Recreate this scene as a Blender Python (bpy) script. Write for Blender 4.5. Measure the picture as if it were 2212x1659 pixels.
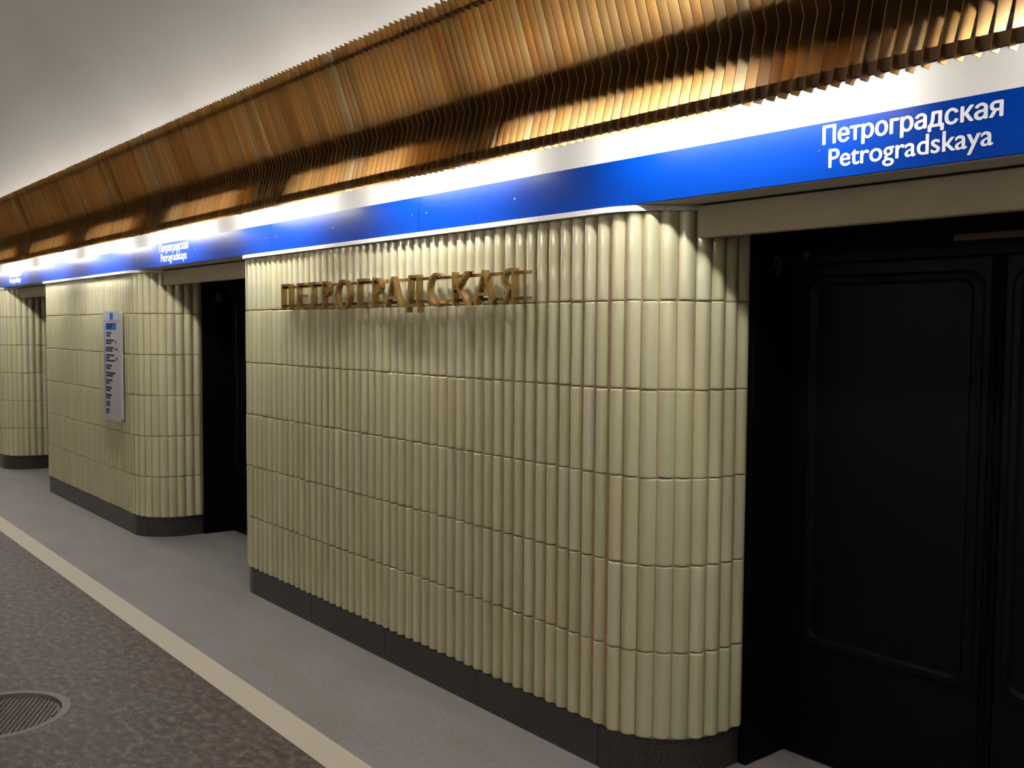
import bpy, math, random
from mathutils import Matrix, Vector
from mathutils.geometry import delaunay_2d_cdt

random.seed(7)
for o in list(bpy.data.objects):
    bpy.data.objects.remove(o, do_unlink=True)
SC = bpy.context.scene
COL = SC.collection
ZB = 0.164                      # height of the plinths: tiles start here, floor is z = 0

# ------------------------------------------------------------------ camera
cam_d = bpy.data.cameras.new('camera')
cam_d.sensor_fit = 'HORIZONTAL'
cam_d.sensor_width = 36.0
cam_d.lens = 2100.14 / 2212.0 * 36.0
cam_d.clip_start = 0.05
cam_d.clip_end = 200
cam = bpy.data.objects.new('camera', cam_d)
COL.objects.link(cam)
_r = Vector((0.63229105, 0.77469881, 0.00705548))
_u = Vector((-0.04713637, 0.02937827, 0.99845635))
_f = Vector((-0.77329567, 0.63164758, -0.0550921))
M = Matrix.Identity(4)
for i in range(3):
    M[i][0], M[i][1], M[i][2] = _r[i], _u[i], -_f[i]
M[0][3], M[1][3], M[2][3] = 0.0, -2.61175, 1.53661 + ZB
cam.matrix_world = M
SC.camera = cam

# ------------------------------------------------------------------ world, exposure
w = bpy.data.worlds.new('world')
SC.world = w
w.use_nodes = True
w.node_tree.nodes['Background'].inputs[0].default_value = (0.02, 0.02, 0.022, 1)
w.node_tree.nodes['Background'].inputs[1].default_value = 0.2
SC.view_settings.view_transform = 'Standard'
SC.view_settings.look = 'None'
SC.view_settings.gamma = 1.0
SC.view_settings.use_curve_mapping = False
SC.view_settings.exposure = 0.62
TUBE_LOW = 68.0                 # radiance of the lower fluorescent tubes
TUBE_UP = 23.0                  # radiance of the upper ones
TUBE_FAR = 0.50                # strength of the opposite row, as a share of the near one
TUBE_COL = (1.0, 0.955, 0.87, 1)      # warm white
TUBE_COL_LOW = (1.0, 0.985, 0.945, 1) # the lower near row is a cooler white

# hall extent
XA, XB = -18.0, 6.0
HALL_W = 7.8

# ------------------------------------------------------------------ helpers
def mesh(name, verts, faces, mat=None, smooth=False):
    me = bpy.data.meshes.new(name)
    me.from_pydata([tuple(v) for v in verts], [], faces)
    if smooth:
        for p in me.polygons:
            p.use_smooth = True
    me.update()
    if mat is not None:
        me.materials.append(mat)
    return me

def link(name, me, parent=None, loc=None, rotz=0.0):
    o = bpy.data.objects.new(name, me)
    COL.objects.link(o)
    if loc is not None:
        o.location = loc
    o.rotation_euler[2] = rotz
    if parent is not None:
        o.parent = parent
        pt = Vector(parent.location)
        q = parent.parent
        while q is not None:
            pt = pt  # parts keep world coordinates through the inverse below
            q = q.parent
        o.matrix_parent_inverse = WORLD[parent.name].inverted()
    WORLD[o.name] = Matrix.Translation(Vector(loc) if loc is not None else Vector((0, 0, 0))) @ Matrix.Rotation(rotz, 4, 'Z')
    return o
WORLD = {}

def obj(name, verts, faces, mat, parent=None, smooth=False):
    """one mesh object given in world coordinates, its origin set to the middle of its base"""
    vs = [Vector(v) for v in verts]
    c = Vector((sum(v.x for v in vs) / len(vs), sum(v.y for v in vs) / len(vs), min(v.z for v in vs)))
    return link(name, mesh(name, [v - c for v in vs], faces, mat, smooth), parent, c)

def tag(o, label, cat, group=None, kind=None):
    o['label'] = label
    if cat:
        o['category'] = cat
    if group:
        o['group'] = group
    if kind:
        o['kind'] = kind
    return o

def empty(name, loc):
    return link(name, None, None, loc)

def box(x0, x1, y0, y1, z0, z1):
    v = [(x0, y0, z0), (x1, y0, z0), (x1, y1, z0), (x0, y1, z0), (x0, y0, z1), (x1, y0, z1), (x1, y1, z1), (x0, y1, z1)]
    f = [(3, 2, 1, 0), (4, 5, 6, 7), (0, 1, 5, 4), (1, 2, 6, 5), (2, 3, 7, 6), (3, 0, 4, 7)]
    return v, f

def join(parts):
    V, F = [], []
    for v, f in parts:
        n = len(V)
        V += [tuple(a) for a in v]
        F += [tuple(i + n for i in q) for q in f]
    return V, F

def bbox(x0, x1, y0, y1, z0, z1, b=0.004):
    """box with chamfered edges"""
    V, F = [], []
    rings = [(z0, b), (z0 + b, 0), (z1 - b, 0), (z1, b)]
    for z, i in rings:
        c = b
        V += [(x0 + i + c, y0 + i, z), (x1 - i - c, y0 + i, z), (x1 - i, y0 + i + c, z), (x1 - i, y1 - i - c, z),
              (x1 - i - c, y1 - i, z), (x0 + i + c, y1 - i, z), (x0 + i, y1 - i - c, z), (x0 + i, y0 + i + c, z)]
    for k in range(3):
        for j in range(8):
            F.append((k * 8 + j, k * 8 + (j + 1) % 8, k * 8 + 8 + (j + 1) % 8, k * 8 + 8 + j))
    F.append(tuple(reversed(range(8))))
    F.append(tuple(range(24, 32)))
    return V, F

def prism(poly, a0, a1, fn):
    """extrude a 2-D polygon (counter-clockwise seen from a0 side) between a0 and a1; fn maps (u, v, a) to xyz"""
    n = len(poly)
    V = [fn(u, v, a0) for u, v in poly] + [fn(u, v, a1) for u, v in poly]
    F = [tuple(range(n)), tuple(range(2 * n - 1, n - 1, -1))]
    for i in range(n):
        j = (i + 1) % n
        F.append((j, i, n + i, n + j))
    return V, F

def disc(cx, cy, cz, r, axis, h, n=12):
    V, F = [], []
    for s in (0, 1):
        for k in range(n):
            a = 2 * math.pi * k / n
            u, v = r * math.cos(a), r * math.sin(a)
            if axis == 'y':
                V.append((cx + u, cy - h * s, cz + v))
            elif axis == 'x':
                V.append((cx + h * s, cy + u, cz + v))
            else:
                V.append((cx + u, cy + v, cz + h * s))
    F.append(tuple(range(n)))
    F.append(tuple(range(2 * n - 1, n - 1, -1)))
    for k in range(n):
        F.append((k, (k + 1) % n, n + (k + 1) % n, n + k))
    return V, F

# ------------------------------------------------------------------ materials
class NT:
    def __init__(self, name):
        self.m = bpy.data.materials.new(name)
        self.m.use_nodes = True
        self.t = self.m.node_tree
        self.b = self.t.nodes['Principled BSDF']
    def n(self, kind, **kw):
        nd = self.t.nodes.new(kind)
        for k, v in kw.items():
            if k in nd.inputs:
                nd.inputs[k].default_value = v
            else:
                setattr(nd, k, v)
        return nd
    def l(self, a, b):
        self.t.links.new(a, b)
    def ramp(self, fac, stops):
        r = self.n('ShaderNodeValToRGB')
        e = r.color_ramp.elements
        while len(e) < len(stops):
            e.new(0.5)
        for i, (p, c) in enumerate(stops):
            e[i].position = p
            e[i].color = (c[0], c[1], c[2], 1)
        self.l(fac, r.inputs[0])
        return r.outputs[0]
    def noise(self, scale, detail=3.0, rough=0.5, vec=None, dist=0.0):
        nz = self.n('ShaderNodeTexNoise')
        nz.inputs['Scale'].default_value = scale
        nz.inputs['Detail'].default_value = detail
        nz.inputs['Roughness'].default_value = rough
        nz.inputs['Distortion'].default_value = dist
        if vec is not None:
            self.l(vec, nz.inputs['Vector'])
        return nz.outputs['Fac']
    def pos(self, scale=(1, 1, 1)):
        g = self.n('ShaderNodeNewGeometry')
        mp = self.n('ShaderNodeMapping')
        mp.inputs['Scale'].default_value = scale
        self.l(g.outputs['Position'], mp.inputs['Vector'])
        return mp.outputs[0]
    def rnd(self):
        """a random number for each piece, whether an object of its own or one island of a joined mesh"""
        g = self.n('ShaderNodeNewGeometry')
        oi = self.n('ShaderNodeObjectInfo')
        a = self.n('ShaderNodeMath', operation='ADD')
        self.l(g.outputs['Random Per Island'], a.inputs[0])
        self.l(oi.outputs['Random'], a.inputs[1])
        f = self.n('ShaderNodeMath', operation='FRACT')
        self.l(a.outputs[0], f.inputs[0])
        return f.outputs[0]
    def mix(self, fac, a, b, blend='MIX'):
        x = self.n('ShaderNodeMix', data_type='RGBA', blend_type=blend)
        for s, i in ((fac, 0), (a, 6), (b, 7)):
            if isinstance(s, (int, float)):
                x.inputs[i].default_value = s
            elif isinstance(s, tuple):
                x.inputs[i].default_value = (s[0], s[1], s[2], 1)
            else:
                self.l(s, x.inputs[i])
        return x.outputs[2]
    def bump(self, h, strength, dist=0.01):
        bp = self.n('ShaderNodeBump')
        bp.inputs['Strength'].default_value = strength
        bp.inputs['Distance'].default_value = dist
        self.l(h, bp.inputs['Height'])
        self.l(bp.outputs[0], self.b.inputs['Normal'])
    def set(self, col=None, rough=None, metal=None, spec=None, coat=None):
        if col is not None:
            if isinstance(col, tuple):
                self.b.inputs['Base Color'].default_value = (col[0], col[1], col[2], 1)
            else:
                self.l(col, self.b.inputs['Base Color'])
        if rough is not None:
            if isinstance(rough, (int, float)):
                self.b.inputs['Roughness'].default_value = rough
            else:
                self.l(rough, self.b.inputs['Roughness'])
        if metal is not None:
            self.b.inputs['Metallic'].default_value = metal
        if spec is not None:
            self.b.inputs['Specular IOR Level'].default_value = spec
        if coat is not None:
            self.b.inputs['Coat Weight'].default_value = coat
        return self.m

def plain(name, col, rough=0.5, metal=0.0, spec=None, bump=None):
    t = NT(name)
    t.set(col, rough, metal, spec)
    if bump:
        t.bump(t.noise(bump[0], 3, vec=t.pos()), bump[1], bump[2])
    return t.m

# glazed cream tile: one shade for each tile, wavy glaze
t = NT('glazed_cream_tile')
r = t.rnd()
shade = t.ramp(r, [(0.0, (0.56, 0.53, 0.295)), (0.25, (0.60, 0.58, 0.385)), (0.45, (0.65, 0.595, 0.36)), (0.7, (0.545, 0.545, 0.33)), (1.0, (0.665, 0.62, 0.445))])
blot = t.noise(14, 3, vec=t.pos((1, 1, 0.35)))
shade = t.mix(t.ramp(blot, [(0.35, (0, 0, 0)), (0.75, (0.35, 0.35, 0.35))]), shade, (0.66, 0.62, 0.44))
M_TILE = t.set(shade, 0.06, 0, 0.7)
t.bump(t.noise(55, 2.0, 0.5, t.pos((1, 1, 0.6)), 0.3), 0.014, 0.004)

t = NT('tan_grout')
M_GROUT = t.set(t.ramp(t.noise(60, 3, vec=t.pos()), [(0.3, (0.36, 0.24, 0.13)), (0.7, (0.48, 0.34, 0.20))]), 0.9)

t = NT('dark_granite')
nz = t.noise(160, 4, 0.65, t.pos((1, 1, 0.8)))
M_GRANITE = t.set(t.ramp(nz, [(0.35, (0.022, 0.020, 0.020)), (0.55, (0.052, 0.046, 0.043)), (0.72, (0.14, 0.115, 0.095))]), 0.32, 0, 0.4)

t = NT('white_plaster')
M_WHITE = t.set(t.mix(t.noise(1.2, 4, vec=t.pos()), (0.63, 0.615, 0.58), (0.68, 0.665, 0.63)), 0.75)
t.bump(t.noise(35, 4, vec=t.pos()), 0.12, 0.003)

t = NT('vault_plaster')
big = t.noise(0.55, 4, 0.5, t.pos((1, 0.5, 0.5)), 0.3)
M_VAULT = t.set(t.ramp(big, [(0.3, (0.68, 0.655, 0.63)), (0.7, (0.76, 0.735, 0.71))]), 0.7)
t.bump(t.noise(9, 5, 0.6, t.pos()), 0.25, 0.012)

M_CAP = plain('white_ledge_paint', (0.80, 0.79, 0.76), 0.5, bump=(90, 0.4, 0.003))

t = NT('cream_painted_panel')
M_LINTEL = t.set(t.mix(t.noise(5, 3, vec=t.pos()), (0.385, 0.335, 0.23), (0.43, 0.375, 0.265)), 0.55)
t.bump(t.noise(220, 2, vec=t.pos()), 0.15, 0.001)

M_SOFFIT = plain('grey_white_soffit', (0.55, 0.52, 0.47), 0.6)

t = NT('blue_enamel')
M_BLUE = t.set(t.mix(t.noise(2.5, 2, vec=t.pos()), (0.0003, 0.033, 0.265), (0.0004, 0.037, 0.29)), 0.30, 0, 0.05)
t.bump(t.noise(5, 2, vec=t.pos()), 0.10, 0.004)

M_SIGNWHITE = plain('white_sign_print', (0.78, 0.80, 0.84), 0.5)
M_SCREW = plain('dark_screw', (0.05, 0.05, 0.07), 0.35, 0.8)
M_SCREWPALE = plain('steel_screw', (0.35, 0.37, 0.42), 0.35, 0.9)

# golden metal of the cornice: every slat its own tarnish
t = NT('tarnished_gold_slat')
r = t.rnd()
c1 = t.ramp(r, [(0.0, (0.30, 0.14, 0.032)), (0.15, (0.40, 0.235, 0.066)), (0.3, (0.46, 0.245, 0.058)), (0.45, (0.27, 0.175, 0.072)), (0.58, (0.43, 0.21, 0.048)), (0.72, (0.36, 0.235, 0.085)), (0.88, (0.48, 0.295, 0.085)), (1.0, (0.36, 0.31, 0.19))])
st = t.noise(5.0, 4, 0.6, t.pos((2.5, 1, 1)), 0.8)
c2 = t.mix(t.ramp(st, [(0.42, (0, 0, 0)), (0.72, (0.65, 0.65, 0.65))]), c1, (0.40, 0.25, 0.13))
sp = t.noise(210, 2, 0.5, t.pos())
c3 = t.mix(t.ramp(sp, [(0.70, (0, 0, 0)), (0.80, (0.6, 0.6, 0.6))]), c2, (0.10, 0.055, 0.03))
rg = t.n('ShaderNodeMapRange')
t.l(st, rg.inputs[0])
rg.inputs[3].default_value = 0.42
rg.inputs[4].default_value = 0.64
M_SLAT = t.set(c3, rg.outputs[0], 0.9, 0.4)

M_RAIL = plain('dark_bronze_rail', (0.16, 0.10, 0.055), 0.5, 0.7, bump=(60, 0.2, 0.002))
M_TRAY = plain('dark_lamp_tray', (0.06, 0.045, 0.035), 0.7)
t = NT('brass_letter')
M_BRASS = t.set(t.mix(t.noise(18, 4, vec=t.pos()), (0.36, 0.235, 0.085), (0.50, 0.34, 0.14)), 0.27, 0.9)

M_DOOR = plain('black_steel_door', (0.0026, 0.0026, 0.003), 0.42, 0, 0.11)
M_FRAME = plain('black_steel_frame', (0.0025, 0.0025, 0.0028), 0.5, 0, 0.10)
M_RUBBER = plain('black_rubber', (0.002, 0.002, 0.0025), 0.7, 0, 0.05)
M_NUMBER = plain('grey_number_paint', (0.055, 0.055, 0.06), 0.6)
M_REFLECTION = plain('brown_reflection_tone', (0.16, 0.12, 0.10), 0.45, 0.3)  # brown that paints in the reflection above the doors

t = NT('grey_concrete_floor')
a = t.noise(2.2, 5, 0.6, t.pos((0.6, 1.6, 1)), 0.6)
b = t.noise(55, 3, 0.6, t.pos((0.5, 1.3, 1)))
cc = t.ramp(a, [(0.25, (0.215, 0.195, 0.180)), (0.5, (0.265, 0.245, 0.238)), (0.75, (0.30, 0.285, 0.285))])
cc = t.mix(t.ramp(b, [(0.4, (0, 0, 0)), (0.7, (0.6, 0.6, 0.6))]), cc, (0.185, 0.165, 0.15))
b3 = t.noise(130, 3, 0.6, t.pos((0.4, 1.2, 1)))
M_FLOORGREY = t.set(t.mix(t.ramp(b3, [(0.45, (0, 0, 0)), (0.7, (0.45, 0.45, 0.45))]), cc, (0.38, 0.35, 0.34)), 0.55, 0, 0.35)
t.bump(b, 0.15, 0.002)

t = NT('brown_speckled_granite')
a = t.noise(23, 5, 0.66, t.pos((0.75, 1.25, 1)), 0.12)
a2 = t.noise(3.0, 3, 0.5, t.pos())
cc = t.ramp(a, [(0.30, (0.022, 0.015, 0.013)), (0.43, (0.058, 0.037, 0.031)), (0.53, (0.100, 0.069, 0.056)), (0.63, (0.17, 0.127, 0.102)), (0.76, (0.30, 0.25, 0.20))])
M_FLOORBROWN = t.set(t.mix(t.ramp(a2, [(0.35, (0, 0, 0)), (0.7, (0.35, 0.35, 0.35))]), cc, (0.115, 0.092, 0.078)), 0.5, 0, 0.3)

M_LINE = plain('beige_stone_line', (0.60, 0.53, 0.425), 0.6, bump=(120, 0.1, 0.001))
t = NT('worn_iron_cover')
M_IRON = t.set(t.mix(t.noise(12, 3, vec=t.pos()), (0.085, 0.062, 0.048), (0.15, 0.115, 0.09)), 0.5, 0.4)
M_RING = plain('worn_steel_ring', (0.175, 0.15, 0.13), 0.5, 0.2, bump=(40, 0.2, 0.002))

def tube_mat(name, s, col=TUBE_COL):
    t = NT(name)
    t.set((0.9, 0.9, 0.9), 0.4)
    t.b.inputs['Emission Color'].default_value = col
    t.b.inputs['Emission Strength'].default_value = s
    return t.m

M_TUBE_LOW = tube_mat('fluorescent_tube_lower', TUBE_LOW, TUBE_COL_LOW)
M_TUBE_UP = tube_mat('fluorescent_tube_upper', TUBE_UP)
M_TUBE_FAR_LOW = tube_mat('fluorescent_tube_opposite_lower', TUBE_LOW * TUBE_FAR)
M_TUBE_FAR_UP = tube_mat('fluorescent_tube_opposite_upper', TUBE_UP * 2.3)
M_BOARD = plain('white_board_plastic', (0.50, 0.49, 0.53), 0.4)
M_BOARDBLUE = plain('board_blue_print', (0.02, 0.12, 0.55), 0.5)
M_BOARDSKY = plain('board_sky_blue_print', (0.06, 0.28, 0.62), 0.5)
M_BOARDBLACK = plain('board_black_print', (0.045, 0.035, 0.05), 0.6)
M_BOARDRED = plain('board_red_print', (0.50, 0.04, 0.06), 0.5)
M_BOARDORANGE = plain('board_orange_print', (0.60, 0.17, 0.07), 0.5)
M_BOARDGREEN = plain('board_green_print', (0.05, 0.25, 0.13), 0.5)
M_BOARDPURPLE = plain('board_purple_print', (0.16, 0.07, 0.28), 0.5)

# ------------------------------------------------------------------ the hall
def Z(z):
    return z + ZB

WY = 0.02                       # face of the upper wall
WALL_TOP = Z(2.86)
v, f = box(XA, XB, WY, 0.86, Z(2.0), WALL_TOP)
wl = obj('wall_platform_side', v, f, M_WHITE)
tag(wl, 'white upper wall between the blue strip and the vault', 'wall', kind='structure')
v, f = box(XA, XB, 0.79, 0.86, 0, Z(2.0))
tag(obj('wall_behind_doors', v, f, M_FRAME), 'black wall behind the recessed steel doors', 'wall', kind='structure')
v, f = box(XA, XB, WY + 0.002, 0.78, Z(1.9992), Z(2.002))
tag(obj('trim_1', v, f, M_SOFFIT), 'grey underside of the beam over the door recesses', 'soffit', kind='structure')

# vault
yc, zt = -HALL_W / 2, Z(5.2)
half = HALL_W / 2 + WY
sag = zt - WALL_TOP
RV = (half * half + sag * sag) / (2 * sag)
zc = zt - RV
a0 = math.asin(half / RV)
NS = 48
V, F = [], []
for x in (XA, XB):
    for k in range(NS + 1):
        a = a0 - 2 * a0 * k / NS
        V.append((x, yc + RV * math.sin(a), zc + RV * math.cos(a)))
    for k in range(NS + 1):
        a = a0 - 2 * a0 * k / NS
        V.append((x, yc + (RV + 0.1) * math.sin(a), zc + (RV + 0.1) * math.cos(a)))
n = NS + 1
for k in range(NS):
    F.append((k, k + 1, 2 * n + k + 1, 2 * n + k))
    F.append((n + k + 1, n + k, 3 * n + k, 3 * n + k + 1))
tag(obj('ceiling', V, F, M_VAULT, smooth=True), 'pale plaster vault curving over the hall', 'ceiling', kind='structure')

# opposite long wall and the two ends
v, f = box(XA, XB, -HALL_W - 0.5, -HALL_W - WY, Z(2.0), WALL_TOP)
tag(obj('wall_opposite', v, f, M_WHITE), 'white upper wall on the far side of the hall, behind the viewer', 'wall', kind='structure')
v, f = box(XA, XB, -HALL_W - 0.5, -HALL_W, 0, Z(2.0))
tag(obj('wall_opposite_lower', v, f, plain('opposite_cream_wall', (0.45, 0.42, 0.31), 0.4)), 'cream lower wall on the far side of the hall, behind the viewer', 'wall', kind='structure')
v, f = box(XA, XB, -HALL_W - WY, -HALL_W - WY + 0.005, Z(2.002), Z(2.1735))
tag(obj('trim_3', v, f, M_BLUE), 'blue strip on the far side of the hall, behind the viewer', 'trim', kind='structure')
for nm, x in (('wall_end', XA), ('wall_entrance', XB)):
    s = -1 if x == XA else 1
    v, f = box(min(x, x + s * 0.2), max(x, x + s * 0.2), -HALL_W - 0.5, 0.86, 0, Z(5.3))
    tag(obj(nm, v, f, M_WHITE), 'white end wall at the ' + ('distant' if s < 0 else 'near') + ' end of the hall', 'wall', kind='structure')

# floor: grey border along the doors, beige line, brown granite with the hole for the cover
LINE0, LINE1 = -0.83, -0.69
v, f = box(XA, XB, LINE1, 0.86, -0.1, 0)
tag(obj('floor_border', v, f, M_FLOORGREY), 'pale grey concrete floor strip along the wall', 'floor', kind='structure')
v, f = box(XA, XB, LINE0, LINE1, -0.1, 0.0005)
tag(obj('trim_2', v, f, M_LINE), 'beige warning line running along the platform floor', 'floor line', kind='structure')
HX, HY, HR = -4.66, -1.70, 0.285
V, F = [], []
N = 40
for k in range(N):
    a = 2 * math.pi * k / N
    V.append((HX + HR * math.cos(a), HY + HR * math.sin(a), 0))
for k in range(N):
    a = 2 * math.pi * k / N
    c, s = math.cos(a), math.sin(a)
    m = max(abs(c), abs(s))
    V.append((HX + 0.5 * c / m, HY + 0.5 * s / m, 0))
for k in range(N):
    j = (k + 1) % N
    F.append((k, N + k, N + j, j))
def quad(x0, x1, y0, y1):
    b = len(V)
    V.extend([(x0, y0, 0), (x1, y0, 0), (x1, y1, 0), (x0, y1, 0)])
    F.append((b, b + 1, b + 2, b + 3))
quad(XA, HX - 0.5, -HALL_W - 0.5, LINE0)
quad(HX + 0.5, XB, -HALL_W - 0.5, LINE0)
quad(HX - 0.5, HX + 0.5, HY + 0.5, LINE0)
quad(HX - 0.5, HX + 0.5, -HALL_W - 0.5, HY - 0.5)
b = len(V)
for k in range(N):
    a = 2 * math.pi * k / N
    V.append((HX + HR * math.cos(a), HY + HR * math.sin(a), -0.06))
for k in range(N):
    j = (k + 1) % N
    F.append((k, j, b + j, b + k))
F.append(tuple(b + k for k in range(N)))
tag(obj('floor', V, F, M_FLOORBROWN), 'brown speckled granite floor of the hall', 'floor', kind='structure')

# ------------------------------------------------------------------ tiled piers
TP = 0.07067                    # pitch of the tiles
TW = 0.0615
TS = 0.0215                     # how far a tile bulges
TH = 0.33
RC = 0.335                      # corner radius at the tile fronts

def tile_geo(w=TW, h=TH - 0.0036):
    n = 10
    prof = []
    R = (w * w / 4 + TS * TS) / (2 * TS)
    am = math.asin(min(1, w / 2 / R))
    for k in range(n + 1):
        a = math.pi / 2 * (-1 + 2 * k / n)
        q = math.sin(a)
        prof.append((w / 2 * q, -TS * (1 - abs(q) ** 2.1) - 0.004))
    prof = [(-w / 2, 0.004)] + prof + [(w / 2, 0.004)]
    c = 0.0045
    rings = [(0, c), (c * 0.4, c * 0.3), (c, 0), (c + 0.004, 0), (h - c - 0.004, 0), (h - c, 0), (h - c * 0.4, c * 0.3), (h, c)]
    V, F = [], []
    m = len(prof)
    nr = len(rings)
    for z, i in rings:
        for x, y in prof:
            V.append((x * (1 - i / (w / 2) * 0.5), y + (i if y < 0 else 0), z))
    for k in range(nr - 1):
        for j in range(m - 1):
            F.append((k * m + j, k * m + j + 1, k * m + m + j + 1, k * m + m + j))
    F.append(tuple(reversed(range(m))))
    F.append(tuple(range((nr - 1) * m, nr * m)))
    return V, F

TV, TF = tile_geo()
TILE_ME = mesh('tile', TV, TF, M_TILE, smooth=True)
for p in TILE_ME.polygons:
    if len(p.vertices) > 4:
        p.use_smooth = False
TBASE = TS + 0.004              # tile back plane lies this far behind the tile front

def pier_columns(xl, xr):
    """(x, y, rot, key) for every column of tiles, from the right return round the front to the left return"""
    cols = []
    for y in (0.424, 0.3525):
        cols.append((xr + RC - TBASE, y, math.pi / 2))
    for k in reversed(range(7)):
        a = math.radians(7.4 + 12.15 * k)
        rr = RC - TBASE
        cols.append((xr + rr * math.sin(a), RC - rr * math.cos(a), a))
    n = int(round((xr - xl) / TP))
    for k in range(n):
        cols.append((xr - TP / 2 - k * TP, TBASE, 0.0))
    for k in range(7):
        a = math.radians(7.4 + 12.15 * k)
        rr = RC - TBASE
        cols.append((xl - rr * math.sin(a), RC - rr * math.cos(a), -a))
    for y in (0.3525, 0.424):
        cols.append((xl - RC + TBASE, y, -math.pi / 2))
    return cols

def outline(xl, xr, inset, yend):
    """plan path of a pier, inset from the tile fronts, right end first"""
    r = RC - inset
    P = [(xr + r, yend)]
    for k in range(13):
        a = math.pi / 2 * (1 - k / 12)
        P.append((xr + r * math.sin(a), RC - r * math.cos(a)))
    for k in range(13):
        a = math.pi / 2 * k / 12
        P.append((xl - r * math.sin(a), RC - r * math.cos(a)))
    P.append((xl - r, yend))
    return P

def path_len(P):
    L = [0]
    for i in range(1, len(P)):
        L.append(L[-1] + math.dist(P[i - 1], P[i]))
    return L

def sub_path(P, L, a, b):
    def pt(s):
        for i in range(1, len(P)):
            if s <= L[i] + 1e-9:
                t = (s - L[i - 1]) / max(1e-9, L[i] - L[i - 1])
                return (P[i - 1][0] + (P[i][0] - P[i - 1][0]) * t, P[i - 1][1] + (P[i][1] - P[i - 1][1]) * t)
        return P[-1]
    out = [pt(a)]
    for i in range(len(P)):
        if a + 1e-6 < L[i] < b - 1e-6:
            out.append(P[i])
    out.append(pt(b))
    return out

def wall_strip(outer, inner, z0, z1):
    n = len(outer)
    V = [(x, y, z0) for x, y in outer] + [(x, y, z1) for x, y in outer] + [(x, y, z0) for x, y in inner] + [(x, y, z1) for x, y in inner]
    F = []
    for i in range(n - 1):
        F.append((i + 1, i, n + i, n + i + 1))
        F.append((n + i + 1, n + i, 3 * n + i, 3 * n + i + 1))
        F.append((2 * n + i, 2 * n + i + 1, 3 * n + i + 1, 3 * n + i))
        F.append((i, i + 1, 2 * n + i + 1, 2 * n + i))
    F.append((0, 2 * n, 3 * n, n))
    F.append((n - 1, 2 * n - 1, 4 * n - 1, 3 * n - 1))
    return V, F

def offset_in(path, d):
    out = []
    n = len(path)
    for i in range(n):
        a = path[max(0, i - 1)]
        b = path[min(n - 1, i + 1)]
        tx, ty = b[0] - a[0], b[1] - a[1]
        L = math.hypot(tx, ty) or 1
        out.append((path[i][0] + ty / L * d * -1, path[i][1] - tx / L * d))
    return out

def make_pier(xl, xr, label, singles, nslab):
    """singles: how many columns, counted from the right return, have tiles that are objects of their own"""
    root = empty('tiled_pier', ((xl + xr) / 2, 0.2, 0))
    tag(root, label, 'pier', 'cream tiled piers between the doors')
    P = outline(xl, xr, TBASE - 0.005, 0.78)
    n = len(P)
    V = [(x, y, ZB - 0.004) for x, y in P] + [(x, y, Z(1.984)) for x, y in P]
    F = [(i + 1, i, n + i, n + i + 1) for i in range(n - 1)] + [(0, n - 1, 2 * n - 1, n), tuple(range(n)), tuple(reversed(range(n, 2 * n)))]
    obj('grout_core', V, F, M_GROUT, root)
    cols = pier_columns(xl, xr)
    rest = []
    for ci, (x, y, a) in enumerate(cols):
        for row in range(6):
            z = ZB + row * TH + 0.0018
            dx = random.gauss(0, 0.0009)
            dy = random.gauss(0, 0.0011)
            dz = random.gauss(0, 0.0009)
            da = a + random.gauss(0, 0.011)
            ca, sa = math.cos(da), math.sin(da)
            px, py = x + dx * math.cos(a) - dy * math.sin(a), y + dx * math.sin(a) + dy * math.cos(a)
            if ci < singles:
                link('tile', TILE_ME, root, (px, py, z + dz), da)
            else:
                rest.append(([(px + ca * u - sa * w_, py + sa * u + ca * w_, z + dz + h) for u, w_, h in TV], TF))
    if rest:
        v, f = join(rest)
        o = obj('tile_field', v, f, M_TILE, root, smooth=True)
        o['kind'] = 'stuff'
    # granite plinth, set back under the tiles, slab by slab
    P = outline(xl, xr, 0.036, 0.5)
    L = path_len(P)
    arc = L[13]
    cuts = [0, arc - 0.34, arc + 0.02] 
    straight = L[14] - arc
    for k in range(1, nslab):
        cuts.append(arc + straight * k / nslab)
    cuts += [L[14] - 0.02, L[14] + 0.34, L[-1]]
    for a, b in zip(cuts[:-1], cuts[1:]):
        q = sub_path(P, L, a + 0.0015, b - 0.0015)
        v, f = wall_strip(q, offset_in(q, -0.03), 0.0, ZB)
        obj('plinth_slab', v, f, M_GRANITE, root)
    P = outline(xl, xr, 0.05, 0.72)
    n = len(P)
    V = [(x, y, 0.001) for x, y in P] + [(x, y, ZB - 0.004) for x, y in P]
    F = [(i + 1, i, n + i, n + i + 1) for i in range(n - 1)] + [(0, n - 1, 2 * n - 1, n), tuple(reversed(range(n, 2 * n)))]
    obj('plinth_core', V, F, M_GRANITE, root)
    # white ledge over the tiles: a straight strip standing proud, a thin band round the corners
    z0, z1 = Z(1.978), Z(1.9995)
    x0, x1 = xl - 0.09, xr + 0.105
    prof = [(0.0035, z0), (0.0025, z0 + 0.004), (0.004, z0 + 0.011), (0.0128, z1), (0.05, z1), (0.05, z0)]
    v, f = prism(prof, x0, x1, lambda u, w_, a: (a, u, w_))
    obj('ledge', v, f, M_CAP, root)
    P = outline(xl, xr, 0.006, 0.46)
    v, f = wall_strip(P, offset_in(P, -0.03), z0, Z(1.9985))
    obj('ledge_band', v, f, M_CAP, root)
    return root

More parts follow.
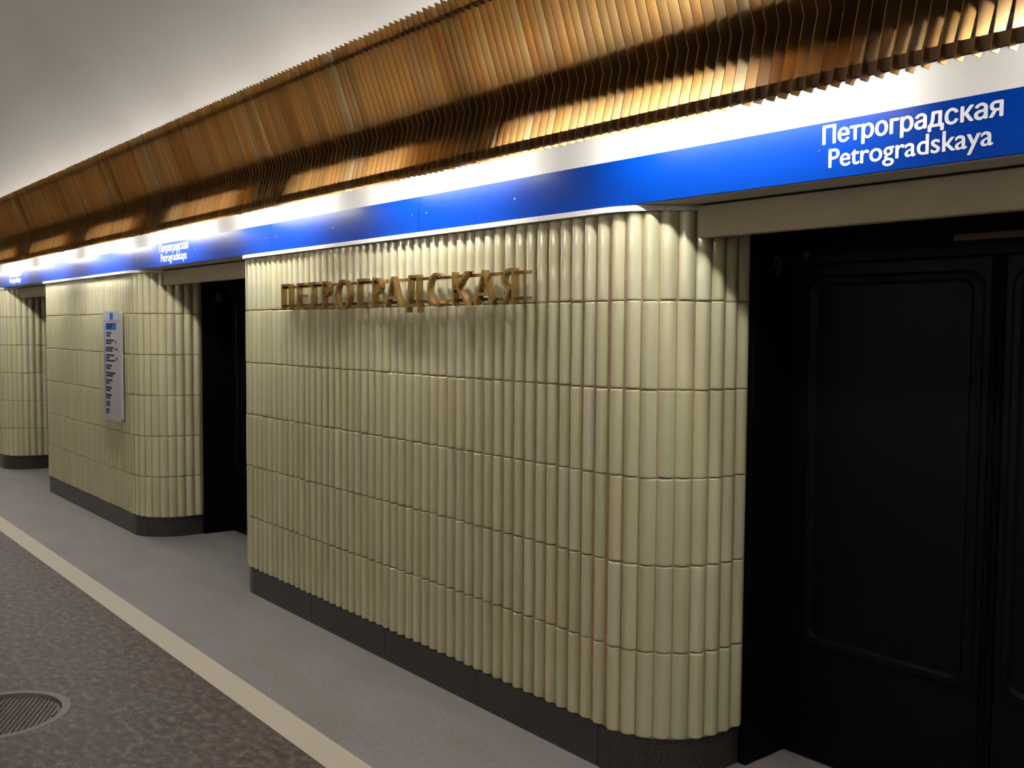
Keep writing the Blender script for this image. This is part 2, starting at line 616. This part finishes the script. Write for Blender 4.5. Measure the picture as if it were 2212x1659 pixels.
XR1 = -2.64
XL1 = XR1 - 45 * TP
XR2 = -8.105
XL2 = XR2 - 37 * TP
XR3 = -12.885
XL3 = XA + 0.42
XL0 = -0.355
XR0 = XL0 + 45 * TP
make_pier(XL1, XR1, 'nearest cream ribbed tile pier, carrying the brass letters', 50, 4)
make_pier(XL2, XR2, 'cream ribbed tile pier further along, carrying the tall white route board', 9, 3)
make_pier(XL3, XR3, 'most distant cream ribbed tile pier at the left edge of the photo', 9, 4)
make_pier(XL0, XR0, 'cream ribbed tile pier on the near side of the nearest door', 0, 4)

# ------------------------------------------------------------------ doors, lintels
def rounded(x0, x1, z0, z1, r, n=5):
    P = []
    for cx, cz, a in ((x1 - r, z0 + r, -90), (x1 - r, z1 - r, 0), (x0 + r, z1 - r, 90), (x0 + r, z0 + r, 180)):
        for k in range(n + 1):
            b = math.radians(a + 90 * k / n)
            P.append((cx + r * math.cos(b), cz + r * math.sin(b)))
    return P

def raised_panel(x0, x1, z0, z1, y, r, mat, parent):
    """embossed door field: a groove all round, then a cushioned field standing proud"""
    rings = [(0.0, 0.001), (0.0, -0.008), (0.012, -0.014), (0.030, -0.012), (0.042, -0.004), (0.055, -0.004)]
    V, F = [], []
    n = None
    for ins, dy in rings:
        P = rounded(x0 + ins, x1 - ins, z0 + ins, z1 - ins, max(0.01, r - ins * 0.6))
        n = len(P)
        V += [(u, y + dy, w_) for u, w_ in P]
    for k in range(len(rings) - 1):
        for j in range(n):
            F.append((k * n + j, k * n + (j + 1) % n, k * n + n + (j + 1) % n, k * n + n + j))
    F.append(tuple(range((len(rings) - 1) * n, len(rings) * n)))
    return obj('door_field', V, F, mat, parent)

def text_mesh(body, width, bold, cyr=True):
    c = bpy.data.curves.new('txt', 'FONT')
    c.body = body
    c.size = 1.0
    c.resolution_u = 5
    o = bpy.data.objects.new('txt', c)
    COL.objects.link(o)
    dg = bpy.context.evaluated_depsgraph_get()
    cu = o.evaluated_get(dg).to_curve(dg, apply_modifiers=False)
    loops = []
    for sp in cu.splines:
        pts = []
        bp = sp.bezier_points
        for i in range(len(bp)):
            p, q = bp[i], bp[(i + 1) % len(bp)]
            P0, P1, P2, P3 = p.co, p.handle_right, q.handle_left, q.co
            n = 1 if (P1 - P0).cross(P3 - P0).length < 1e-5 and (P2 - P0).cross(P3 - P0).length < 1e-5 else 5
            for k in range(n):
                u = k / n
                r_ = P0 * (1 - u) ** 3 + P1 * 3 * u * (1 - u) ** 2 + P2 * 3 * u * u * (1 - u) + P3 * u ** 3
                pts.append((r_.x, r_.y))
        loops.append(pts)
    o.to_curve_clear()
    bpy.data.objects.remove(o, do_unlink=True)
    co, ed = [], []
    for lp in loops:
        b0 = len(co)
        co += [Vector(p) for p in lp]
        ed += [(b0 + i, b0 + (i + 1) % len(lp)) for i in range(len(lp))]
    cv, ce, cf, *_ = delaunay_2d_cdt(co, ed, [], 0, 1e-6)
    V = [(v.x, v.y) for v in cv]
    def winding(x, y):
        wn = 0
        for lp in loops:
            for i in range(len(lp)):
                (xa, ya), (xb, yb) = lp[i - 1], lp[i]
                if (ya <= y) != (yb <= y):
                    side = (xb - xa) * (y - ya) - (x - xa) * (yb - ya)
                    if yb > ya and side > 0:
                        wn += 1
                    elif yb < ya and side < 0:
                        wn -= 1
        return wn
    F = []
    for t3 in cf:
        x = sum(V[i][0] for i in t3) / 3
        y = sum(V[i][1] for i in t3) / 3
        if winding(x, y) != 0:
            F.append(tuple(t3))
    x0, x1 = min(v[0] for v in V), max(v[0] for v in V)
    s = width / (x1 - x0)
    V = [((v[0] - x0) * s, v[1] * s) for v in V]
    V2, F2 = [], []
    for k, (ox, oz) in enumerate(((0, 0), (-bold, 0), (bold, 0), (0, bold * 0.5), (0, -bold * 0.5))):
        n = len(V2)
        V2 += [(a + ox, b + oz, 0.00012 * k) for a, b in V]
        F2 += [tuple(i + n for i in q) for q in F]
        if bold == 0:
            break
    return V2, F2

DOOR_Y = 0.71
def make_door(n, xa, xb, label, number):
    """xa, xb: faces of the piers on either side"""
    root = empty('door_%d' % n, ((xa + xb) / 2, DOOR_Y, 0))
    tag(root, label, 'door', 'black platform doors', 'structure')
    for s, x in ((1, xa), (-1, xb)):
        v, f = bbox(min(x - 0.03 * s, x + 0.004 * s), max(x - 0.03 * s, x + 0.004 * s), 0.462, 0.785, 0.002, Z(1.99), 0.002)
        j = obj('jamb', v, f, M_FRAME, root)
        if s == 1 and number:
            tv, tf = text_mesh(number, 0.042, 0.003)
            h = 0.092 / 0.072
            V = [(x + 0.0048 + c, 0.572 + a * 1.25, Z(1.752) + b * 1.15) for a, b, c in tv]
            o = obj('door_number', V, tf, M_NUMBER, j)
            o['label'] = 'grey stencilled number %s' % number
    v, f = bbox(xa + 0.004, xb - 0.004, 0.655, 0.785, Z(1.80), Z(1.99), 0.003)
    h = obj('header', v, f, M_FRAME, root)
    v, f = bbox((xa + xb) / 2 - 0.13, xb - 0.03, 0.648, 0.656, Z(1.850), Z(1.872), 0.002)
    obj('reflection_strip', v, f, M_REFLECTION, h)  # reflection on the header, modelled as a thin brown strip
    v, f = disc(xa + 0.10, 0.655, Z(1.838), 0.012, 'y', 0.006)
    obj('sensor', v, f, M_NUMBER, h)
    xm = (xa + xb) / 2
    for s in (-1, 1):
        x0, x1 = (xa + 0.004, xm - 0.022) if s < 0 else (xm + 0.022, xb - 0.004)
        v, f = bbox(x0, x1, DOOR_Y, DOOR_Y + 0.05, 0.006, Z(1.815), 0.004)
        lf = obj('leaf', v, f, M_DOOR, root)
        if s < 0:
            raised_panel(x0 + 0.075, x1 - 0.025, Z(0.30), Z(1.755), DOOR_Y, 0.06, M_DOOR, lf)
        else:
            raised_panel(x0 + 0.025, x1 - 0.075, Z(0.30), Z(1.755), DOOR_Y, 0.06, M_DOOR, lf)
        e0, e1 = (xm - 0.021, xm - 0.001) if s < 0 else (xm + 0.001, xm + 0.021)
        v, f = bbox(e0, e1, DOOR_Y - 0.006, DOOR_Y + 0.05, 0.006, Z(1.815), 0.004)
        obj('rubber_edge', v, f, M_RUBBER, lf)
    return root

def make_lintel(xa, xb, label):
    y = 0.16
    g = RC - math.sqrt(RC * RC - (RC - y) ** 2) - 0.02
    v, f = bbox(xa - g, xb + g, y, 0.205, Z(1.877), Z(1.9925), 0.0025)
    o = obj('lintel', v, f, M_LINTEL)
    tag(o, label, 'lintel', 'cream lintels over the doors')

openings = [(XR1 + RC, XL0 - RC, 'nearest black steel sliding door, numbered 9', '9', 'cream lintel over the nearest black door'),
            (XR2 + RC, XL1 - RC, 'black steel sliding door numbered 8, left of the pier with brass letters', '8', 'cream lintel over the door numbered 8'),
            (XR3 + RC, XL2 - RC, 'distant black steel door left of the pier with the route board', '7', 'cream lintel over the distant door left of the route board')]
for i, (a, b, lab, num, lab2) in enumerate(openings):
    make_door(i + 1, a, b, lab, num)
    make_lintel(a, b, lab2)

# ------------------------------------------------------------------ blue strip of enamel panels
SEAMS = [4.5, 2.2, -0.15, -2.536, -3.927, -5.539, -8.05, -10.62, -13.2, -15.6, XA + 0.01]
NAMES = ['plain blue strip panel beyond the right edge of the photo, farther one',
         'plain blue strip panel beyond the right edge of the photo, nearer one',
         'blue strip panel with the large white station name over the nearest door',
         'plain blue strip panel over the right part of the brass letters',
         'plain blue strip panel over the left part of the brass letters',
         'blue strip panel with the white station name over the door numbered 8',
         'plain blue strip panel above the white route board',
         'distant blue strip panel with the smallest white station name at the left edge',
         'plain blue strip panel out of sight past the distant pier',
         'last plain blue strip panel at the far end of the hall']
TEXT = {2: (-1.725, 0.535), 5: (-7.46, 0.575), 7: (-12.39, 0.58)}
SCREWS = {2: [-1.735, -2.468], 3: [-2.592, -3.203, -3.864], 4: [-3.988, -4.77, -5.47], 5: [-5.61, -6.75, -7.98], 6: [-8.12, -9.3, -10.55], 7: [-10.69, -11.6, -13.1]}
BY0, BY1 = 0.0135, WY
for i, nm in enumerate(NAMES):
    x1, x0 = SEAMS[i] - 0.0008, SEAMS[i + 1] + 0.0008
    v, f = bbox(x0, x1, BY0, BY1, Z(2.0022), Z(2.1735), 0.001)
    pn = obj('blue_strip_panel', v, f, M_BLUE)
    tag(pn, nm, 'sign panel', 'panels of the blue strip')
    for sx in SCREWS.get(i, []):
        v, f = disc(sx, BY0, Z(2.091), 0.0042, 'y', 0.002, 8)
        obj('screw', v, f, M_SCREW if sx > -3.0 else M_SCREWPALE, pn)
    if i in TEXT:
        tx, tw = TEXT[i]
        tv, tf = text_mesh('Петроградская', tw, 0.0022)
        o = obj('lettering', [(tx + a, BY0 - 0.0006 - c, Z(2.1075) + b * 1.03) for a, b, c in tv], tf, M_SIGNWHITE, pn)
        o['label'] = 'white Cyrillic station name'
        tv, tf = text_mesh('Petrogradskaya', tw * 0.915, 0.0014)
        o = obj('lettering', [(tx + 0.022 + a, BY0 - 0.0006 - c, Z(2.0355) + b * 1.0) for a, b, c in tv], tf, M_SIGNWHITE, pn)
        o['label'] = 'white Latin station name'

# ------------------------------------------------------------------ louvred cornice with its lamps
S_SLAT = 0.0385
FRONT = [(-0.481, 2.140), (-0.430, 2.345), (-0.570, 2.718)]
BACK = [(-0.500, 2.718), (-0.347, 2.355), (-0.418, 2.186), (-0.446, 2.140)]
def slat_geo():
    pts = [(y + 0.46, z) for y, z in FRONT + BACK]
    th = 0.0011
    n = len(pts)
    V = [(-th, y, Z(z)) for y, z in pts] + [(th, y, Z(z)) for y, z in pts]
    # two quads and a quad each side keep it clean: 0-1-4-(5)-6 lower, 1-2-3-4 upper
    F = [(0, 6, 5, 4, 1), (1, 4, 3, 2), (n + 1, n + 4, n + 5, n + 6, n + 0), (n + 2, n + 3, n + 4, n + 1)]
    for i in range(n):
        j = (i + 1) % n
        F.append((i, j, n + j, n + i))
    return V, F

def mirrored(v, side):
    return v if side == 0 else [(a, -HALL_W - b, c) for a, b, c in v]

def tube(x0, x1, y, z, r, n=6):
    V, F = [], []
    for x in (x0, x1):
        for k in range(n):
            a = 2 * math.pi * k / n
            V.append((x, y + r * math.cos(a), z + r * math.sin(a)))
    for k in range(n):
        j = (k + 1) % n
        F.append((k, j, n + j, n + k))
    F.append(tuple(reversed(range(n))))
    F.append(tuple(range(n, 2 * n)))
    return V, F

SV, SF = slat_geo()
SLAT_ME = mesh('slat', SV, SF, M_SLAT)
root = empty('louvred_cornice', (-6.0, -0.46, Z(2.14)))
tag(root, 'long golden louvred metal cornice hiding the lamps above the blue strip', 'cornice')
x = -1.2665 + 14 * S_SLAT
rest = []
cnt = 0
k = 0
def jit():
    return random.gauss(0, 0.0007), random.gauss(0, 0.008), random.gauss(0, 0.0010)
for k in range(270):
    dx, a, dz = jit()
    o = link('slat', SLAT_ME, root, (x - k * S_SLAT + dx, -0.46, dz), a)
def slat_at(xx):
    dx, a, dz = jit()
    ca, sa = math.cos(a), math.sin(a)
    return [(xx + dx + ca * u - sa * w_, -0.46 + sa * u + ca * w_, h + dz) for u, w_, h in SV], SF
xx = x - 270 * S_SLAT
while xx > XA + 0.05:
    rest.append(slat_at(xx))
    xx -= S_SLAT
xx = x + S_SLAT
while xx < XB - 0.05:
    rest.append(slat_at(xx))
    xx += S_SLAT
v, f = join(rest)
o = obj('slat_field', v, f, M_SLAT, root)
o['kind'] = 'stuff'

def cornice_frame(rt, side):
    y = lambda a: a if side == 0 else -HALL_W - a
    def bx(name, y0, y1, z0, z1, m, x0=XA + 0.01, x1=XB - 0.01):
        a, b = sorted((y(y0), y(y1)))
        v, f = box(x0, x1, a, b, Z(z0), Z(z1))
        return obj(name, v, f, m, rt)
    bx('rail', -0.452, -0.437, 2.156, 2.187, M_RAIL)
    bx('rail', -0.535, -0.515, 2.664, 2.680, M_RAIL)
    bx('lamp_tray', -0.341, -0.125, 2.2575, 2.470, M_TRAY)
    # brackets tie the tray to the wall and to the slats
    xb = -1.28 + 1.66 * 4
    while xb > XA + 0.2:
        if xb < XB - 0.2:
            bx('bracket', -0.125, 0.02, 2.33, 2.36, M_TRAY, xb - 0.012, xb + 0.012)
        xb -= 1.66
    # lamps: lower row under the tray, upper row on top of it
    for (pitch, x_gap, ln, ty, tz, mt, mf) in ((1.665, -1.24, 1.02, -0.215, 2.2365, M_TUBE_LOW, M_TUBE_FAR_LOW), (1.30, -1.54, 1.20, -0.150, 2.620, M_TUBE_UP, M_TUBE_FAR_UP)):
        xg = x_gap + pitch * 6
        while xg - pitch > XA:
            c = xg - pitch / 2
            if c + ln / 2 < XB - 0.05 and c - ln / 2 > XA + 0.05:
                v, f = tube(c - ln / 2, c + ln / 2, y(ty), Z(tz), 0.013)
                obj('lamp_tube', v, f, mt if side == 0 else mf, rt, smooth=False)
                for e in (-1, 1):
                    lo, hi = (tz - 0.006, 2.2575) if tz < 2.3 else (2.470, tz + 0.02)
                    v, f = box(c + e * (ln / 2 + 0.012) - 0.011, c + e * (ln / 2 + 0.012) + 0.011, y(ty) - 0.017, y(ty) + 0.017, Z(lo), Z(hi))
                    obj('lamp_socket', v, f, M_TRAY, rt)
            xg -= pitch
cornice_frame(root, 0)

far = empty('louvred_cornice', (-6.0, -HALL_W + 0.46, Z(2.14)))
tag(far, 'golden louvred cornice along the opposite wall, behind the viewer', 'cornice')
rest = []
xx = XA + 0.05
while xx < XB - 0.05:
    vv, ff = slat_at(xx)
    rest.append((mirrored(vv, 1), ff))
    xx += S_SLAT
v, f = join(rest)
o = obj('slat_field', v, f, M_SLAT, far)
o['kind'] = 'stuff'
cornice_frame(far, 1)

# ------------------------------------------------------------------ brass station name on the pier
LY0, LY1 = -0.059, -0.029       # front and back of the letters
LZ0, LH = 1.6445, 0.150
SW = 0.0165                     # stroke
def stroke(p, q, w0, w1=None, flat=None):
    """straight stroke from p to q; flat = 'h' cuts its ends level"""
    w1 = w1 if w1 is not None else w0
    dx, dz = q[0] - p[0], q[1] - p[1]
    L = math.hypot(dx, dz)
    if flat == 'h':
        k0, k1 = w0 / 2 * L / abs(dz), w1 / 2 * L / abs(dz)
        P = [(p[0] - k0, p[1]), (p[0] + k0, p[1]), (q[0] + k1, q[1]), (q[0] - k1, q[1])]
    else:
        nx, nz = -dz / L, dx / L
        P = [(p[0] - nx * w0 / 2, p[1] - nz * w0 / 2), (q[0] - nx * w1 / 2, q[1] - nz * w1 / 2),
             (q[0] + nx * w1 / 2, q[1] + nz * w1 / 2), (p[0] + nx * w0 / 2, p[1] + nz * w0 / 2)]
    A = sum(P[i][0] * P[(i + 1) % 4][1] - P[(i + 1) % 4][0] * P[i][1] for i in range(4))
    if A < 0:
        P.reverse()
    return prism(P, LY0, LY1, lambda u, w_, a: (u, a, Z(w_)))
def rect(x0, x1, z0, z1):
    return prism([(x0, z0), (x1, z0), (x1, z1), (x0, z1)], LY0, LY1, lambda u, w_, a: (u, a, Z(w_)))
def arc(cx, cz, rx, rz, a0, a1, ws, wt, n=20):
    """curved stroke; ws = stroke width at the sides, wt = at top and bottom"""
    O, I = [], []
    for k in range(n + 1):
        a = math.radians(a0 + (a1 - a0) * k / n)
        c, s = math.cos(a), math.sin(a)
        O.append((cx + rx * c, cz + rz * s))
        I.append((cx + (rx - ws) * c, cz + (rz - wt) * s))
    closed = abs(abs(a1 - a0) - 360) < 1e-6
    V, F = [], []
    m = n + 1
    for ring, y in ((O, LY0), (I, LY0), (O, LY1), (I, LY1)):
        V += [(u, y, Z(w_)) for u, w_ in ring]
    for k in range(n):
        F.append((k, k + 1, m + k + 1, m + k))
        F.append((2 * m + k + 1, 2 * m + k, 3 * m + k, 3 * m + k + 1))
        F.append((k + 1, k, 2 * m + k, 2 * m + k + 1))
        F.append((m + k, m + k + 1, 3 * m + k + 1, 3 * m + k))
    if not closed:
        F.append((0, m, 3 * m, 2 * m))
        F.append((m - 1, 3 * m - 1, 4 * m - 1, 2 * m - 1))
    return V, F

b, tp = LZ0, LZ0 + LH
def glyph(ch, x0, x1):
    w_ = x1 - x0
    cx = (x0 + x1) / 2
    th = SW * 0.82
    if ch == 'П':
        return [rect(x0, x0 + SW, b, tp), rect(x1 - SW, x1, b, tp), rect(x0 + SW, x1 - SW, tp - th, tp)]
    if ch == 'Е':
        return [rect(x0, x0 + SW, b, tp), rect(x0 + SW, x1, tp - th, tp), rect(x0 + SW, x1 - 0.006, b + LH * 0.47, b + LH * 0.47 + th), rect(x0 + SW, x1, b, b + th)]
    if ch == 'Т':
        return [rect(cx - SW / 2, cx + SW / 2, b, tp - th), rect(x0, x1, tp - th, tp)]
    if ch == 'Р':
        z = b + LH * 0.44
        rz = (tp - z) / 2
        return [rect(x0, x0 + SW, b, tp), arc(x0 + SW + 0.012, z + rz, w_ - SW - 0.012, rz, -90, 90, SW, th),
                rect(x0 + SW, x0 + SW + 0.012, tp - th, tp), rect(x0 + SW, x0 + SW + 0.012, z, z + th)]
    if ch == 'О':
        return [arc(cx, b + LH / 2, w_ / 2, LH / 2 + 0.003, 0, 360, SW * 1.05, th, 36)]
    if ch == 'Г':
        return [rect(x0, x0 + SW, b, tp), rect(x0 + SW, x1, tp - th, tp)]
    if ch == 'А':
        zb = b + LH * 0.27
        def xs(s, z):
            return cx + s * (w_ / 2 - SW * 0.5) * (1 - (z - b) / LH)
        return [stroke((x0 + SW * 0.5, b), (cx, tp), SW * 0.85, SW * 0.75, 'h'), stroke((x1 - SW * 0.5, b), (cx, tp), SW * 1.05, SW * 0.85, 'h'),
                rect(xs(-1, zb) + 0.004, xs(1, zb) - 0.004, zb, zb + th * 0.9)]
    if ch == 'Д':
        i0, i1 = x0 + w_ * 0.2, x1 - w_ * 0.08
        d = 0.026
        return [stroke((i0 - 0.004, b + th), (i0 + SW * 0.5, tp), SW, SW * 0.95, 'h'), rect(i1 - SW, i1, b + th, tp), rect(i0 + 0.002, i1 - SW, tp - th, tp),
                rect(x0, x1, b, b + th), rect(x0, x0 + SW * 0.85, b - d, b), rect(x1 - SW * 0.85, x1, b - d, b)]
    if ch == 'С':
        return [arc(x0 + w_ * 0.56, b + LH / 2, w_ * 0.56, LH / 2 + 0.003, 52, 308, SW * 1.05, th, 30)]
    if ch == 'К':
        m_ = b + LH * 0.50
        return [rect(x0, x0 + SW, b, tp), stroke((x0 + SW + 0.008, m_ - 0.004), (x1 - SW * 0.8, tp), SW * 0.85, SW * 0.85, 'h'),
                stroke((x1 - SW * 0.6, b), (x0 + SW + 0.017, m_ + 0.010), SW * 0.95, SW * 0.95, 'h')]
    if ch == 'Я':
        z = b + LH * 0.42
        rz = (tp - z) / 2
        return [rect(x1 - SW, x1, b, tp), arc(x1 - SW - 0.010, z + rz, w_ - SW - 0.010, rz, 90, 270, SW, th),
                rect(x1 - SW - 0.010, x1 - SW, tp - th, tp), rect(x1 - SW - 0.010, x1 - SW, z, z + th),
                stroke((x0 + SW * 0.3, b), (x1 - SW - 0.012, z + th * 0.5), SW * 0.9, SW * 0.9, 'h')]

sign = empty('letter_sign', (-4.15, -0.06, Z(LZ0)))
tag(sign, 'raised brass Cyrillic letters spelling the station name on two rails', 'sign')
SPAN = [('П', -5.213, -5.105), ('Е', -5.020, -4.937), ('Т', -4.880, -4.795), ('Р', -4.724, -4.648), ('О', -4.580, -4.432), ('Г', -4.353, -4.272), ('Р', -4.206, -4.130),
        ('А', -4.092, -3.950), ('Д', -3.900, -3.788), ('С', -3.722, -3.600), ('К', -3.526, -3.404), ('А', -3.366, -3.236), ('Я', -3.176, -3.093)]
def shift(x):
    return x - 0.026 + 0.0086 * (x + 3.1)
for ch, x0, x1 in SPAN:
    x0, x1 = shift(x0), shift(x1)
    gs = glyph(ch, x0, x1)
    v, f = join([([(a, c + 0.00025 * q, d_) for a, c, d_ in gv], gf) for q, (gv, gf) in enumerate(gs)])
    obj('letter', v, f, M_BRASS, sign)
for z0, z1 in ((1.769, 1.784), (1.6625, 1.6775)):
    v, f = bbox(shift(-5.205), shift(-3.020), LY1, LY1 + 0.008, Z(z0), Z(z1), 0.001)
    rl = obj('mounting_rail', v, f, M_BRASS, sign)
    for sx in (shift(-5.055), shift(-4.115), shift(-3.212)):
        v, f = disc(sx, LY1, Z((z0 + z1) / 2), 0.006, 'y', 0.004, 8)
        obj('screw', v, f, M_BRASS, rl)
        v, f = box(sx - 0.005, sx + 0.005, LY1 + 0.008, -0.0025, Z((z0 + z1) / 2) - 0.004, Z((z0 + z1) / 2) + 0.004)
        obj('standoff', v, f, M_BRASS, rl)

# ------------------------------------------------------------------ route board on the next pier
BX0, BX1, BZ0, BZ1 = -8.735, -8.285, 0.752, 1.674
bd = empty('route_board', ((BX0 + BX1) / 2, -0.02, Z(BZ0)))
tag(bd, 'tall white route board listing stations, hung on the further tiled pier', 'board')
P = rounded(BX0, BX1, Z(BZ0), Z(BZ1), 0.035)
v, f = prism(P, -0.032, -0.010, lambda u, w_, a: (u, a, w_))
obj('panel', v, f, M_BOARD, bd)
for sx in (BX0 + 0.1, BX1 - 0.1):
    v, f = box(sx - 0.01, sx + 0.01, -0.010, -0.003, Z(0.9), Z(1.6))
    obj('mounting_strip', v, f, M_FRAME, bd)
FY = -0.0326
def board_rect(name, u0, u1, v0, v1, m):
    """u, v in fractions of the board, v measured from its top"""
    W, H = BX1 - BX0, BZ1 - BZ0
    x0, x1, z1, z0 = BX0 + u0 * W, BX0 + u1 * W, BZ1 - v0 * H, BZ1 - v1 * H
    obj(name, [(x0, FY, Z(z0)), (x1, FY, Z(z0)), (x1, FY, Z(z1)), (x0, FY, Z(z1))], [(0, 1, 2, 3)], m, bd)
board_rect('logo_block', 0.39, 0.60, 0.015, 0.078, M_BOARDBLUE)
board_rect('rule', 0.02, 0.97, 0.088, 0.0925, M_BOARDBLACK)
board_rect('title_block', 0.16, 0.78, 0.106, 0.170, M_BOARDBLUE)
board_rect('route_line', 0.045, 0.085, 0.125, 0.960, M_BOARDSKY)
for u0, u1, v0 in ((0.20, 0.58, 0.118), (0.20, 0.52, 0.134), (0.20, 0.55, 0.150)):
    board_rect('title_text', u0, u1, v0, v0 + 0.008, M_BOARDSKY)
rows = [((0.17, 0.50), (0.17, 0.44)), ((0.15, 0.66), (0.15, 0.50)), ((0.13, 0.60), (0.13, 0.54)), ((0.14, 0.64), (0.14, 0.37), (0.14, 0.68)), ((0.14, 0.50), (0.14, 0.42)),
        ((0.13, 0.70), (0.13, 0.55)), ((0.13, 0.50), (0.13, 0.36)), ((0.12, 0.48), (0.12, 0.38)), ((0.12, 0.46), (0.12, 0.37)), ((0.12, 0.36), (0.12, 0.34)), ((0.12, 0.32), (0.12, 0.29))]
vv = 0.188
for i, rw in enumerate(rows):
    for j, (u0, u1) in enumerate(rw):
        n = max(3, int((u1 - u0) / 0.035))
        for q in range(n):                       # a row of small printed characters
            a = u0 + (u1 - u0) * q / n
            board_rect('station_text', a, a + (u1 - u0) / n * 0.86, vv + j * 0.025 + 0.002 * (q % 3 == 1), vv + j * 0.025 + 0.0205, M_BOARDBLACK)
    if i == 1:
        board_rect('line_marker', 0.71, 0.79, vv + 0.012, vv + 0.042, M_BOARDGREEN)
    if i == 2:
        board_rect('line_marker', 0.64, 0.74, vv + 0.008, vv + 0.036, M_BOARDORANGE)
        board_rect('line_marker', 0.75, 0.83, vv + 0.008, vv + 0.036, M_BOARDPURPLE)
    if i == 3:
        board_rect('line_marker', 0.72, 0.84, vv + 0.026, vv + 0.056, M_BOARDRED)
    vv += 0.095 if i == 3 else 0.0685

# ------------------------------------------------------------------ round floor cover
mh = empty('manhole_cover', (HX, HY, 0))
tag(mh, 'round ribbed metal cover sunk into the brown granite floor', 'manhole cover')
V, F = [], []
N = 40
prof = [(0.2845, -0.03), (0.2845, 0.0005), (0.250, 0.001), (0.246, -0.014), (0.246, -0.03)]
for r_, z_ in prof:
    for k in range(N):
        a = 2 * math.pi * k / N
        V.append((HX + r_ * math.cos(a), HY + r_ * math.sin(a), z_))
for q in range(len(prof) - 1):
    for k in range(N):
        j = (k + 1) % N
        F.append((q * N + k, q * N + j, (q + 1) * N + j, (q + 1) * N + k))
obj('ring', V, F, M_RING, mh)
v, f = disc(HX, HY, -0.04, 0.244, 'z', 0.026, 40)
pl = obj('plate', v, f, M_IRON, mh)
parts = []
d = Vector((-0.873, 0.488))
nrm = Vector((-d.y, d.x))
k = -11
while k <= 11:
    o_ = k * 0.0205
    h = math.sqrt(max(0.0, 0.228 ** 2 - o_ * o_))
    if h > 0.03:
        a = Vector((HX, HY)) + nrm * o_ - d * h
        b2 = Vector((HX, HY)) + nrm * o_ + d * h
        w2 = nrm * 0.0055
        base = [a - w2, b2 - w2, b2 + w2, a + w2]
        V = [(p.x, p.y, -0.0145) for p in base] + [(p.x * 1.0 - 0, p.y, -0.008) for p in [a - w2 * 0.5, b2 - w2 * 0.5, b2 + w2 * 0.5, a + w2 * 0.5]]
        obj('rib', V, [(0, 1, 5, 4), (1, 2, 6, 5), (2, 3, 7, 6), (3, 0, 4, 7), (4, 5, 6, 7)], M_IRON, pl)
    k += 1
v, f = bbox(HX - 0.15, HX - 0.03, HY - 0.012, HY + 0.012, -0.0135, -0.006, 0.002)
obj('lifting_bar', v, f, M_TRAY, pl)

SC.cycles.use_denoising = True
SC.cycles.max_bounces = 3
SC.cycles.diffuse_bounces = 3
SC.cycles.glossy_bounces = 3
SC.cycles.adaptive_threshold = 0.08
SC.cycles.use_light_tree = False
SC.cycles.caustics_refractive = False
SC.cycles.sample_clamp_indirect = 6.0
